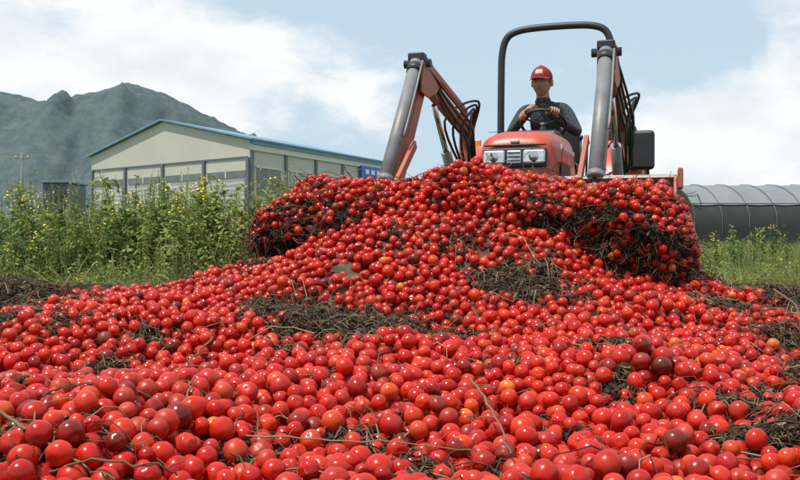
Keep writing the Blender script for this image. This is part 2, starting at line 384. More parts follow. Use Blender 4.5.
# ------------------------------------------------------------ vines / straw
VV=[];FF=[];TT=[]
def add_strand(path,rad,tone,sides=4):
    tv,tf=tube_data(path,rad,sides,cap=False); b0=len(VV); VV.extend(tv); FF.extend([tuple(q+b0 for q in f) for f in tf]); TT.extend([tone]*len(tv))
def strand_on(x,y,L,up,rad,tone,curl=1.):
    ang=rnd.uniform(0,6.28); n_=max(4,int(L/.04)); path=[]; k_=rnd.gauss(0,1.8*curl)
    for i in range(n_):
        t=i/(n_-1)
        z=hh(x,y)+.015+up*math.sin(math.pi*min(1,t*.9+.08))+rnd.uniform(-.008,.010)
        path.append((x,y,z)); ang+=k_*L/n_+rnd.gauss(0,.34*curl); x+=math.cos(ang)*L/n_; y+=math.sin(ang)*L/n_
    add_strand(path,[rad*(1-.6*i/(n_-1)) for i in range(n_)],tone)
for cx,cy,cr_ in clumps:
    for _ in range(min(330,int(2300*cr_*cr_)+28)):
        a=rnd.uniform(0,6.28); d=cr_*math.sqrt(rnd.random())
        strand_on(cx+d*math.cos(a),cy+d*math.sin(a)*.8,rnd.uniform(.05,.08+cr_*.7),rnd.uniform(0,.03+.12*cr_),rnd.uniform(.0010,.0036),rnd.random()**1.8*.85)
for _ in range(1500):
    y=rnd.uniform(1.5,6.4); x=rnd.uniform(-.5*y-.3,.5*y+.3)
    if rnd.random()< cover(x,y)*.93: continue
    strand_on(x,y,rnd.uniform(.08,.4),rnd.uniform(0,.05),rnd.uniform(.001,.0034),rnd.random()**1.4)
for _ in range(850):
    y=rnd.uniform(1.6,5.4); x=rnd.uniform(-.5*y,.5*y)
    strand_on(x,y,rnd.uniform(.04,.26),rnd.uniform(.01,.035),rnd.uniform(.0008,.0022),rnd.uniform(.1,.9))
for _ in range(700):
    if rnd.random()<.6: y=rnd.uniform(1.7,5.5); x=.39*y+rnd.gauss(.3,.3)
    else: y=rnd.uniform(4.0,6.6); x=-.42*y+rnd.gauss(-.15,.5)
    strand_on(x,y,rnd.uniform(.1,.45),rnd.uniform(.0,.07),rnd.uniform(.0010,.0034),rnd.random()**1.6)
for _ in range(1900):
    l=rnd.choice([rnd.uniform(L0+.02,-.3),rnd.uniform(.4,L1)]); a=rnd.uniform(-1.3,.3) if rnd.random()<.8 else rnd.uniform(.2,2)
    q=load_pt(l,a); p=Vector((l,q[1]-rnd.uniform(-.02,.04),q[2])); path=[]
    d=Vector((rnd.gauss(0,1),rnd.gauss(-.2,.5),rnd.gauss(-.6,.7))).normalized(); L=rnd.uniform(.05,.25)
    for i in range(7):
        wx,wy=toworld(p.x,p.y); path.append((wx,wy,max(p.z,hh(wx,wy)-.02))); d=(d+Vector((rnd.gauss(0,.5),rnd.gauss(0,.4),rnd.gauss(-.05,.45)))).normalized(); p=p+d*L/6
    add_strand(path,rnd.uniform(.0008,.003),rnd.random()**2*.7)
for _ in range(450):
    l=rnd.uniform(L0+.1,L1-.1); a=rnd.uniform(.3,2.2); q=load_pt(l,a); p=Vector((l,q[1]-math.cos(a)*.045,q[2]+math.sin(a)*.045)); path=[]; d=Vector((rnd.gauss(0,1),-.3*math.sin(a),-.2)).normalized(); L=rnd.uniform(.05,.22)
    for i in range(6):
        wx,wy=toworld(p.x,p.y); path.append((wx,wy,p.z)); d=(d+Vector((rnd.gauss(0,.35),rnd.gauss(0,.3),rnd.gauss(-.03,.3)))).normalized(); p=p+d*L/5
    add_strand(path,rnd.uniform(.0008,.0022),rnd.uniform(.1,.8))
def stick(pts,r,tone):
    P=spline(pts,6); P=[p+Vector((rnd.gauss(0,.0025),rnd.gauss(0,.0025),rnd.gauss(0,.0025))) for p in P]; n_=len(P)
    add_strand(P,[r*(1.15-.6*i/n_)*rnd.uniform(.85,1.15) for i in range(n_)],tone,7)
    for _ in range(3):
        i=rnd.randint(2,n_-3); d=Vector((rnd.gauss(0,1),rnd.gauss(0,1),rnd.uniform(0,.6))).normalized(); add_strand([P[i],P[i]+d*.02,P[i]+d*.05+Vector((0,0,-.008))],r*.45,tone)
stick([(-.95,2.05,.22),(-.8,1.95,.175),(-.68,1.86,.14),(-.57,1.80,.11)],.0038,.62)
stick([(-.73,1.85,.11),(-.62,1.82,.145),(-.5,1.8,.14),(-.45,1.83,.11)],.0030,.5)
stick([(.19,2.42,.21),(.215,2.25,.19),(.235,2.1,.15),(.25,2.0,.11)],.0034,.7)
stick([(-.60,2.9,.27),(-.62,2.75,.24),(-.65,2.6,.18)],.0034,.6)
stick([(-.35,2.05,.14),(-.15,2.0,.145),(.05,1.97,.14),(.2,1.98,.12)],.002,.75)
stick([(1.5,3.6,.38),(1.42,3.2,.33),(1.3,2.9,.18)],.0045,.55)
for _ in range(26):
    y=rnd.uniform(1.9,5); x=rnd.uniform(-.46*y,.46*y); a=rnd.uniform(0,3.14); L=rnd.uniform(.08,.28); dx,dy=math.cos(a)*L/2,math.sin(a)*L/2
    z0=max(hh(x-dx,y-dy),hh(x,y),hh(x+dx,y+dy))+.03; stick([(x-dx,y-dy,z0-.01),(x-.3*dx,y-.1*dy,z0+.012),(x+.4*dx,y+.5*dy,z0+.012),(x+dx,y+dy,z0-.015)],rnd.uniform(.0016,.0034),rnd.uniform(.3,.8))
m_vine=tone_ramp_mat('dry_vine',[(0,(.028,.019,.010)),(.35,(.075,.047,.024)),(.7,(.17,.115,.06)),(1,(.33,.25,.14))],.8,inst=False)
o=mesh_obj('tomato_vine_litter',VV,FF,m_vine,None,True)
at=o.data.attributes.new('tone','FLOAT','POINT'); at.data.foreach_set('value',TT)
V=[];F=[];TT2=[]
def leafbit(p,s,t):
    b0=len(V); R=Matrix.Rotation(rnd.uniform(0,6.28),3,Vector((rnd.gauss(0,1),rnd.gauss(0,1),rnd.gauss(0,1))).normalized())
    pts=[(-1,0,0),(-.4,.5,.3),(.5,.45,.1),(1,0,-.2),(.4,-.5,.25),(-.5,-.42,.2),(0,0,-.15)]
    for q in pts: V.append(Vector(p)+R@Vector([c*s*rnd.uniform(.7,1.2) for c in q]))
    for k_ in range(6): F.append((b0+6,b0+k_,b0+(k_+1)%6))
    TT2.extend([t]*7)
for cx,cy,cr_ in clumps:
    for _ in range(min(1000,int(6200*cr_*cr_)+50)):
        a=rnd.uniform(0,6.28); d=cr_*rnd.random()**.55; x=cx+d*math.cos(a); y=cy+d*math.sin(a)*.8
        leafbit((x,y,hh(x,y)+rnd.uniform(-.01,.03+.08*cr_)),rnd.uniform(.006,.022),rnd.random())
for _ in range(8500):
    y=rnd.uniform(1.5,6.5); x=rnd.uniform(-.5*y-.4,.5*y+.4)
    if rnd.random()<cover(x,y)*.93: continue
    leafbit((x,y,hh(x,y)+rnd.uniform(-.02,.03)),rnd.uniform(.005,.02),rnd.random())
for _ in range(4500):
    l=rnd.choice([rnd.uniform(L0,-.25),rnd.uniform(.35,L1)]); a=rnd.uniform(-1.4,.4); q=load_pt(l,a); wx,wy=toworld(l,q[1]-rnd.uniform(-.03,.03)); leafbit((wx,wy,q[2]+rnd.uniform(-.04,.02)),rnd.uniform(.008,.028),rnd.random()*.7)
m_leafb=tone_ramp_mat('withered_leaf',[(0,(.018,.012,.008)),(.5,(.06,.040,.022)),(.85,(.13,.09,.045)),(1,(.2,.15,.08))],.85,inst=False)
o=mesh_obj('withered_tomato_leaves',V,F,m_leafb); at=o.data.attributes.new('tone','FLOAT','POINT'); at.data.foreach_set('value',TT2)
# ------------------------------------------------------------ weeds
m_grass=tone_ramp_mat('grass_blade',[(0,(.075,.115,.028)),(.4,(.15,.20,.048)),(.75,(.25,.285,.08)),(1,(.40,.37,.17))],.6,transl=.28,spec=.25)
m_weed=tone_ramp_mat('weed_leaf',[(0,(.055,.11,.022)),(.5,(.13,.19,.042)),(1,(.25,.29,.065))],.55,transl=.28,spec=.3)
m_flower=new_mat('yellow_flower',(.75,.55,.04),.7)
gcoll=bpy.data.collections.new('weed_variants')
def blade(V,F,base,ang,lean,h,wd,bend=1.):
    b0=len(V); n_=5; dx,dy=math.cos(ang),math.sin(ang)
    tw=rnd.uniform(0,3.14); px,py=math.cos(tw),math.sin(tw)
    for i in range(n_):
        t=i/(n_-1); o=lean*h*(t**(1.6*bend)); z=h*t*(1-.25*lean*t)
        ww=wd*(1-t)**.7*.5+.0005
        V.append((base[0]+dx*o-px*ww,base[1]+dy*o-py*ww,base[2]+z)); V.append((base[0]+dx*o+px*ww,base[1]+dy*o+py*ww,base[2]+z))
    for i in range(n_-1): F.append((b0+2*i,b0+2*i+1,b0+2*i+3,b0+2*i+2))
def leaf(V,F,p,d,L,wd,droop):
    b0=len(V); d=Vector(d).normalized(); s=d.cross(Vector((0,0,1))).normalized(); p=Vector(p)
    prof=[(0,.12),(.25,.8),(.55,1),(.8,.6),(1,.02)]
    for t,ww in prof:
        c=p+d*L*t-Vector((0,0,1))*droop*L*t*t
        V.append(c-s*wd*ww*.5+Vector((0,0,.1*wd*ww))); V.append(c+s*wd*ww*.5+Vector((0,0,.1*wd*ww)))
    for i in range(4): F.append((b0+2*i,b0+2*i+1,b0+2*i+3,b0+2*i+2))
for vi in range(12):
    V=[];F=[]; mat=m_grass; nfl=None
    if vi<4:
        for _ in range(40):
            a=rnd.uniform(0,6.28); d=rnd.random()**.7*.22
            blade(V,F,(d*math.cos(a),d*math.sin(a),0),rnd.uniform(0,6.28),rnd.uniform(.15,1.0),rnd.uniform(.3,.95),rnd.uniform(.010,.022))
        if vi==3:
            for _ in range(8):
                a=rnd.uniform(0,6.28); x,y=.1*math.cos(a),.1*math.sin(a); h=rnd.uniform(.9,1.25)
                tv,tf=tube_data([(x,y,0),(x*1.4,y*1.4,h*.6),(x*2.2,y*2.2,h)],[.003,.0025,.0015],3); b0=len(V); V+=tv; F+=[tuple(q+b0 for q in f) for f in tf]
                for _k in range(16): 
                    z=h*rnd.uniform(.8,1.02); leaf(V,F,(x*2.1,y*2.1,z),(rnd.gauss(0,1),rnd.gauss(0,1),1.4),.045,.008,.2)
    elif vi<8:
        mat=m_weed; tops=[]
        for st in range(rnd.randint(3,5)):
            a=rnd.uniform(0,6.28); lean=rnd.uniform(.02,.3); h=rnd.uniform(.65,1.1)
            pts=[Vector((math.cos(a)*lean*(t**1.5)+rnd.uniform(-.015,.015),math.sin(a)*lean*t**1.5+rnd.uniform(-.015,.015),h*t)) for t in [0,.25,.5,.75,1]]; tops.append(pts[-1])
            tv,tf=tube_data(pts,[.006,.005,.004,.003,.002],4); b0=len(V); V+=tv; F+=[tuple(q+b0 for q in f) for f in tf]
            nl=44 if vi<6 else 30
            for k_ in range(nl):
                t=rnd.uniform(.1,1); i=min(3,int(t*4)); p=pts[i].lerp(pts[i+1],t*4-i)
                al=rnd.uniform(0,6.28); L=(.17 if vi<6 else .13)*(1.15-.6*t)*rnd.uniform(.7,1.3)
                leaf(V,F,p,(math.cos(al),math.sin(al),rnd.uniform(0,.9)),L,L*(.26 if vi<6 else .55),rnd.uniform(.1,.6))
        if vi==7:
            nfl=len(F)
            for p in tops:
                for k_ in range(7):
                    al=rnd.uniform(0,6.28); leaf(V,F,p+Vector((rnd.gauss(0,.03),rnd.gauss(0,.03),rnd.gauss(0,.03))),(math.cos(al),math.sin(al),.6),.03,.018,.1)
    elif vi<10:
        mat=m_weed
        for k_ in range(170):
            a=rnd.uniform(0,6.28); d=rnd.random()**.5*.33; z=rnd.uniform(.05,.5)*(1.1-d*1.6)
            leaf(V,F,(d*math.cos(a),d*math.sin(a),z),(math.cos(a)+rnd.gauss(0,.5),math.sin(a)+rnd.gauss(0,.5),rnd.uniform(-.1,.8)),rnd.uniform(.06,.14),rnd.uniform(.03,.055),.3)
    else:
        mat=m_weed
        for st in range(14):
            a=rnd.uniform(0,6.28); el_=rnd.uniform(.5,1.45); L0_=rnd.uniform(.55,1.0)
            d=Vector((math.cos(a)*math.cos(el_),math.sin(a)*math.cos(el_),math.sin(el_))); pts=[Vector((0,0,0)),d*L0_*.4,d*L0_*.75+Vector((0,0,.03)),d*L0_+Vector((0,0,.06))]
            tv,tf=tube_data(pts,[.006,.004,.003,.002],3); b0=len(V); V+=tv; F+=[tuple(q+b0 for q in f) for f in tf]
            for k_ in range(24):
                t=rnd.uniform(.25,1); p=d*L0_*t+Vector((rnd.gauss(0,.05),rnd.gauss(0,.05),rnd.gauss(.02,.04)))
                leaf(V,F,p,(rnd.gauss(0,1),rnd.gauss(0,1),rnd.uniform(-.1,.9)),rnd.uniform(.06,.12),rnd.uniform(.028,.055),.35)
    o=mesh_obj('weed_%02d'%vi,V,F,mat,None,False,link=False); gcoll.objects.link(o)
    if nfl: 
        o.data.materials.append(m_flower); o.data.polygons.foreach_set('material_index',[0]*nfl+[1]*(len(F)-nfl))
P=[];SC=[];ID=[];TN=[]
def put(x,y,s,i,t,z=-.02): P.append((x,y,z)); SC.append(s); ID.append(i); TN.append(min(1,max(0,t)))
def patch(x,y): return float(vnoise(x,y,1.7,21))*.7+float(vnoise(x,y,5.,22))*.6
def kind(pg,pl,pb):
    k_=rnd.random()
    return rnd.randint(0,3) if k_<pg else (rnd.randint(4,7) if k_<pg+pl else (rnd.randint(8,9) if k_<pg+pl+pb else rnd.randint(10,11)))
for _ in range(4600):
    u=rnd.random(); y=6.2+ (34-6.2)*u**1.7; x=-.06*y-rnd.random()*(.50*y+1)
    if y<7.0 and x>-1.6: continue
    if x>-1.2 and y<9.5: continue
    near=float(sstep(6.2,8.4,y)); pt=patch(x,y)
    s=(.26+.52*near)*(1+.75*pt)*rnd.uniform(.7,1.15)+max(0,(y-14))*.006
    i=kind(.42,.24,.14) if y>7.5 else kind(.45,.05,.45)
    put(x,y,s,i,.48+pt*.8+rnd.gauss(0,.22)+ (y-8)*.008)
for _ in range(70):
    y=rnd.uniform(8,14); x=-.17*y-rnd.random()*.33*y; put(x,y,rnd.uniform(.9,1.2),rnd.choice([3,4,5,6,7,7]),rnd.uniform(.4,1))
for _ in range(3400):
    u=rnd.random(); y=7.0+(42-7.0)*u**1.5; x=.26*y+rnd.random()*(.28*y+1.2)
    pt=patch(x,y); s=rnd.uniform(.26,.45)*(1+.5*pt)
    put(x,y,s,kind(.72,.08,.15),.6+pt*.6+rnd.gauss(0,.16))
for _ in range(10): y=rnd.uniform(9,15); put(.36*y+rnd.random()*.1*y,y,rnd.uniform(.55,.75),rnd.choice([4,6,7]),rnd.uniform(.3,.8))
for _ in range(1200):
    y=rnd.uniform(10.5,36); x=rnd.uniform(-.08*y,.3*y); put(x,y,rnd.uniform(.3,.5),rnd.choice([0,1,2,3,0,1,8]),.5+patch(x,y)*.5)
for _ in range(1200):
    s_=rnd.choice([-1,1]); y=rnd.uniform(2,30); x=s_*(5.2+rnd.random()*8+.3*y); put(x,y,rnd.uniform(.35,.7),rnd.randint(0,11),.5+patch(x,y)*.5)
n=len(P); rot=np.zeros((n,3)); rot[:,2]=RNG.uniform(0,6.28,n); rot[:,0]=RNG.normal(0,.09,n); rot[:,1]=RNG.normal(0,.09,n)
scatter('field_weeds',P,rot,SC,ID,TN,gcoll)
# ------------------------------------------------------------ mountain
rx=[-4000,-2500,-1700,-1200,-900,-667,-567,-515,-450,-392,-308,-233,-117,0,150,600,1500,3000]
rz=[180,320,260,300,245,240,222,240,254,238,196,160,118,76,42,26,22,20]
V=[];F=[]; xs=np.linspace(-2600,2000,620); vs=np.linspace(0,1,90)
for v in vs:
    for x in xs:
        y=1150+v*900; prof=math.sin(min(1,v/.42)*math.pi/2)**1.1 if v<.42 else math.cos((v-.42)/.58*math.pi/2)
        h=np.interp(x,rx,rz); q=Vector((x/120+y/900,y/420,0))
        rid=1-abs(mnoise.noise(q))*2.2; rid2=1-abs(mnoise.noise(q*2.3+Vector((5,1,0))))*2.2
        nn=rid*.22+rid2*.12+mnoise.noise(q*8)*.05
        z=h*prof*(1+(nn-.2)*(1 if prof<.9 else .10))
        V.append((x,y,z-3+ (mnoise.noise(q*40)*6.)+mnoise.noise(q*90)*4))
n_=len(xs); F=[(j*n_+i,j*n_+i+1,(j+1)*n_+i+1,(j+1)*n_+i) for j in range(len(vs)-1) for i in range(n_-1)]
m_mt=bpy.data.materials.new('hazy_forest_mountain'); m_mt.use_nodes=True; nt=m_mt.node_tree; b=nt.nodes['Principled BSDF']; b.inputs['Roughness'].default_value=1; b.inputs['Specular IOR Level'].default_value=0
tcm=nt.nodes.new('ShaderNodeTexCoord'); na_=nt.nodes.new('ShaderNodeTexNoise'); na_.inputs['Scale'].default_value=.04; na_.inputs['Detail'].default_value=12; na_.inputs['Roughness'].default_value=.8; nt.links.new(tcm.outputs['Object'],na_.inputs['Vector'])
r=nt.nodes.new('ShaderNodeValToRGB'); r.color_ramp.elements[0].position=.36; r.color_ramp.elements[0].color=(.060,.090,.105,1); r.color_ramp.elements[1].position=.64; r.color_ramp.elements[1].color=(.115,.145,.135,1); nt.links.new(na_.outputs['Fac'],r.inputs['Fac']); nt.links.new(r.outputs[0],b.inputs['Base Color'])  # blue-grey tint puts distance haze into the forest colour, no volume
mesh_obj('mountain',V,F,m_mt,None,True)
# ------------------------------------------------------------ warehouse
def panel_mat(name,col,period,axis,strength=.5,rough=.5,var=.08):
    m=new_mat(name,col,rough,var=var,vscale=.7); nt=m.node_tree; b=nt.nodes['Principled BSDF']
    tcx=nt.nodes.new('ShaderNodeTexCoord'); wv=nt.nodes.new('ShaderNodeTexWave'); wv.wave_type='BANDS'; wv.bands_direction=axis; wv.inputs['Scale'].default_value=period
    nt.links.new(tcx.outputs['Object'],wv.inputs['Vector']); bp=nt.nodes.new('ShaderNodeBump'); bp.inputs['Strength'].default_value=strength; bp.inputs['Distance'].default_value=.02
    nt.links.new(wv.outputs['Fac'],bp.inputs['Height']); nt.links.new(bp.outputs[0],b.inputs['Normal']); return m
m_wall=panel_mat('warehouse_beige_panel',(.48,.455,.385),3.,'X',.15,var=.1)
m_wall2=panel_mat('warehouse_grey_panel',(.38,.385,.36),1.6,'Z',.5)
m_blue=new_mat('blue_roof_steel',(.13,.25,.33),.5,var=.2,vscale=1.5)
m_post=new_mat('dark_steel_post',(.11,.13,.15),.5,var=.2)
m_cream=new_mat('cream_flashing',(.60,.59,.53),.5,var=.1)
m_win=new_mat('shed_window_glass',(.13,.145,.145),.3,var=.3,vscale=2)
W=empty('warehouse',(-6,36,0))
A_=Vector((-6,36,0));B_=Vector((-15,43.8,0)); C_=Vector((-.7,47.9,0)); D_=B_+(C_-A_); ev=4.4; ap=5.62
def wl(p,z): return Vector((p.x-A_.x,p.y-A_.y,z))
mG=(A_+B_)/2; mR=(C_+D_)/2
V=[wl(A_,0),wl(B_,0),wl(B_,ev),wl(mG,ap),wl(A_,ev),wl(C_,0),wl(D_,0),wl(D_,ev),wl(mR,ap),wl(C_,ev)]
mesh_obj('walls',V,[(0,4,3,2,1),(5,6,7,8,9),(0,5,9,4),(1,2,7,6)],m_wall,W)
u=(A_-B_).normalized(); vdir=(C_-A_).normalized(); up=Vector((0,0,1))
def roof_slab(nm,e1,r1,e2,r2):
    out=(e1-r1); out.z=0; out=out.normalized()
    sl=(ap-ev)/((A_-B_).length/2)
    a=wl(e1,ev+.03)+out*.25-up*sl*.25-vdir*.2; b=wl(r1,ap+.03)-vdir*.2; c=wl(r2,ap+.03)+vdir*.2; d=wl(e2,ev+.03)+out*.25-up*sl*.25+vdir*.2
    V=[a,b,c,d]+[q+up*.075 for q in (a,b,c,d)]
    mesh_obj(nm,V,[(0,1,2,3),(4,7,6,5),(0,4,5,1),(1,5,6,2),(2,6,7,3),(3,7,4,0)],m_blue,W)
roof_slab('roof_right',A_,mG,C_,mR); roof_slab('roof_left',B_,mG,D_,mR)
ng=Vector((u.y,-u.x,0)); 
if ng.y>0: ng=-ng
ns=Vector((vdir.y,-vdir.x,0)); 
if ns.x<0: ns=-ns
def wpanel(nm,p0,dirv,nrm,t0,t1,z0,z1,proud,mat):
    V=[]
    for q in (0.002,proud):
        for (t,z) in ((t0,z0),(t1,z0),(t1,z1),(t0,z1)): V.append(wl(p0,0)+dirv*t+up*z+nrm*q)
    return mesh_obj(nm,V,[(0,1,2,3),(4,7,6,5),(0,4,5,1),(1,5,6,2),(2,6,7,3),(3,7,4,0)],mat,W)
Lg=(A_-B_).length; Ls=(C_-A_).length
wpanel('gable_beam',A_,-u,ng,.1,Lg-.1,3.70,3.76,.05,m_post)
for i in range(4):
    t=Lg*i/4; wpanel('gable_door_%d'%i,A_,-u,ng,t+.25,t+Lg/4-.25,.15,2.85,.05,m_wall2)
    wpanel('gable_window_%d'%i,A_,-u,ng,t+.25,t+Lg/4-.25,2.92,3.2,.04,m_win)
    wpanel('gable_mullion_%d'%i,A_,-u,ng,t+Lg/8-.03,t+Lg/8+.03,2.92,3.2,.06,m_cream)
for i in range(5):
    t=min(Lg-.22,max(.0,Lg*i/4-.1)); wpanel('gable_post_%d'%i,A_,-u,ng,t,t+.15,0,3.695,.10,m_post)
wpanel('eave_fascia',A_,vdir,ns,0,Ls,4.0,4.24,.10,m_cream)
wpanel('eave_gutter',A_,vdir,ns,0,Ls,4.243,4.39,.18,m_blue)
for i in range(5):
    t=Ls*i/5; wpanel('side_window_%d'%i,A_,vdir,ns,t+.5,t+Ls/5-.3,2.2,3.3,.03,m_win if i%2==0 else m_wall2); wpanel('side_post_%d'%i,A_,vdir,ns,t+.02,t+.2,0,3.99,.07,m_post)
    wpanel('side_sill_%d'%i,A_,vdir,ns,t+.4,t+Ls/5-.2,3.32,3.4,.06,m_cream)
m_sign=new_mat('blue_sign_face',(.03,.12,.42),.4); m_white=new_mat('white_paint',(.8,.8,.8),.5)
wpanel('wall_sign',A_,vdir,ns,Ls*.74,Ls*.95,3.48,4.05,.2,m_sign)
for k_ in range(3): wpanel('wall_sign_mark_%d'%k_,A_,vdir,ns,Ls*(.77+.05*k_),Ls*(.80+.05*k_),3.66,3.88,.23,m_white)
m_navy=new_mat('navy_container',(.06,.08,.10),.5,var=.2)
e=empty('storage_container',(-18.6,50,0)); box('body',(0,0,1.7),(1.3,3,3.4),m_navy,e,.05)
for k_ in range(5): box('rib_%d'%k_,(-.52+.26*k_,-1.52,1.6),(.08,.05,3.1),m_navy,e,.01)
box('roof',(0,0,3.45),(1.45,3.15,.1),m_post,e,.02)
m_conc=new_mat('pole_concrete',(.16,.16,.155),.8,var=.2); e=empty('utility_pole',(-25.2,60,0))
tube('pole',[(0,0,0),(0,0,6.1)],[.11,.08],m_conc,e); box('crossarm',(0,0,5.7),(.9,.08,.08),m_conc,e)
for q in(-.4,0,.4): tube('insulator',[(q,0,5.74),(q,0,5.9)],.04,m_cream,e,8)
for q in(-.4,.4):
    tube('wire',[( q+(10.7-q)*t,-16*t,5.9-1.65*t-1.2*t*(1-t)) for t in np.linspace(0,1,12)],.009,m_post,e,5)
    tube('wire_out',[(q-20*t,-6*t,5.9+2.2*t-1.6*t*(1-t)) for t in np.linspace(0,1,12)],.009,m_post,e,5)
# ------------------------------------------------------------ greenhouse
e=empty('greenhouse',(13.6,46,0),math.radians(2))
m_film=new_mat('grey_film',(.17,.18,.18),.5,var=.2,vscale=.6,bump=.5,bscale=1.5,bdist=.1); m_dark=new_mat('black_shade_net',(.022,.025,.024),.7,var=.3,vscale=2)
prof=[(-4,0),(-4,.9),(-3.95,1.55),(-3.6,2.05),(-2.9,2.5),(-2,2.85),(-1,3.08),(0,3.16),(1,3.08),(2,2.85),(2.9,2.5),(3.6,2.05),(3.95,1.55),(4,.9),(4,0)]
def tunnel(nm,rng_,mat,sc=1.):
    V=[];F=[]; NX=180
    pp=[prof[i] for i in rng_]
    for i in range(NX+1):
        x=60*i/NX; sag=.035*abs(math.sin(math.pi*x/1.3))+.02*mnoise.noise(Vector((x*.8,0,0)))
        for (y,z) in pp: V.append((x,y*sc*(1-sag*.15),(z-sag*(z>1))*sc))
    k=len(pp); F=[(i*k+j,i*k+j+1,(i+1)*k+j+1,(i+1)*k+j) for i in range(NX) for j in range(k-1)]
    return mesh_obj(nm,V,F,mat,e,True)
tunnel('roof_film',range(3,12),m_film); tunnel('front_net',range(0,4),m_dark,1.002); tunnel('rear_net',range(11,15),m_dark,1.002)
mesh_obj('end_wall',[(0.02,y,z) for y,z in prof],[tuple(range(len(prof)))],m_dark,e)
m_hoop=new_mat('dull_hoop',(.11,.12,.12),.6,metal=.0)
for i in range(46):
    x=i*1.3+.02; tube('hoop_%d'%i,[(x,y*1.006,z*1.006) for y,z in prof],.018,m_hoop,e,5)
tube('purlin',[(0,prof[3][0]*1.015,prof[3][1]*1.02),(60,prof[3][0]*1.015,prof[3][1]*1.02)],.03,m_hoop,e,6)
# ------------------------------------------------------------ tractor
TR=empty('tractor',(TX,TY,0),math.radians(-18))
m_red=new_mat('tractor_red_paint',(.54,.050,.022),.38,var=.0,dirt=(.32,.14,.08),dirt_amt=.5,vscale=6,coat=.1)
m_redd=new_mat('loader_red_paint',(.48,.075,.035),.55,dirt=(.24,.15,.10),dirt_amt=.8,vscale=9)
m_blk=new_mat('black_plastic',(.022,.022,.024),.5,var=.3,vscale=10)
m_stl=new_mat('grey_steel_cylinder',(.22,.225,.23),.5,metal=.1,vscale=9,dirt=(.13,.11,.09),dirt_amt=.6)
m_rod=new_mat('chrome_rod',(.6,.6,.62),.15,metal=1.)
m_rim=new_mat('worn_bucket_steel',(.38,.36,.33),.55,metal=.2,dirt=(.15,.10,.07),dirt_amt=.8,vscale=9)
m_tire=new_mat('tyre_rubber',(.03,.028,.026),.85,dirt=(.13,.09,.06),dirt_amt=.5,vscale=6)
m_lens=new_mat('headlamp_lens',(.65,.67,.68),.15,metal=.5,var=.4,vscale=40)
m_hose=new_mat('hydraulic_hose',(.018,.018,.018),.5)
m_orange=new_mat('wheel_disc_paint',(.5,.30,.08),.5)
def sect(ly,hw,zb,zt,ex=5,n=28,crown=.0):
    out=[]
    for k_ in range(n):
        a=2*math.pi*k_/n; ca,sa=math.cos(a),math.sin(a)
        x=math.copysign(abs(ca)**(2/ex),ca)*hw; z=math.copysign(abs(sa)**(2/ex),sa)
        zz=(zb+zt)/2+z*(zt-zb)/2
        if z>0: x*=1-.10*z; zz-=crown*(x/hw)**2*z
        out.append(Vector((x,ly,zz)))
    return out
def loft(nm,secs,mat,parent):
    n=len(secs[0]); V=[q for s in secs for q in s]; F=[]
    for i in range(len(secs)-1):
        for k_ in range(n):
            k2=(k_+1)%n; F.append((i*n+k_,i*n+k2,(i+1)*n+k2,(i+1)*n+k_))
    F.append(tuple(range(n))[::-1]); F.append(tuple((len(secs)-1)*n+k_ for k_ in range(n)))
    return mesh_obj(nm,V,F,mat,parent,True)
hood=loft('hood',[sect(-.045,.26,.80,1.28,4.5,36,.02),sect(-.03,.285,.77,1.325,5,36,.02),sect(.0,.30,.75,1.365,5.5,36,.03),sect(.06,.312,.74,1.40,6,36,.035),sect(.25,.318,.74,1.44,6,36,.04),sect(.7,.322,.74,1.475,6,36,.04),sect(1.13,.322,.74,1.49,6,36,.04),sect(1.16,.31,.76,1.47,6,36,.04)],m_red,TR)
box('headlamp_surround',(0,-.055,1.195),(.50,.03,.15),m_blk,TR,.02)
for s in(-1,1):
    box('headlamp',(s*.155,-.075,1.20),(.17,.03,.105),m_lens,TR,.02)
    lathe('headlamp_bulb',[(.0,-.096),(.03,-.093),(.045,-.088)],m_rod,TR,'y',(s*.155,0,1.20),20)
box('fascia_centre',(0,-.072,1.20),(.11,.02,.10),m_lens,TR,.008)
for k_ in range(3): box('fascia_slat_%d'%k_,(0,-.085,1.17+.03*k_),(.10,.012,.01),m_blk,TR,.002)
box('hood_badge',(0,-.033,1.325),(.07,.03,.03),m_rod,TR,.01)
box('fascia_band',(0,-.052,1.293),(.48,.02,.014),m_blk,TR,.004)
for k_ in range(8): box('grille_slat_%d'%k_,(0,-.05,.82+.035*k_),(.40,.025,.014),m_blk,TR,.003)
box('hood_seam',(0,.16,1.424),(.5,.008,.004),m_blk,TR,0)
for s in(-1,1):
    box('side_grille',(s*.324,.45,1.08),(.012,.55,.2),m_blk,TR,.004)
    box('side_stripe',(s*.321,.62,1.30),(.008,.8,.035),m_white,TR,.002)
box('chassis',(0,.9,.62),(.36,2.3,.3),m_blk,TR,.03)
box('front_axle',(0,.42,.42),(1.1,.14,.14),m_blk,TR,.02)
box('gearbox',(0,1.8,.68),(.45,.8,.5),m_blk,TR,.04)
box('floor',(0,1.55,.82),(1.0,.7,.05),m_blk,TR,.01)
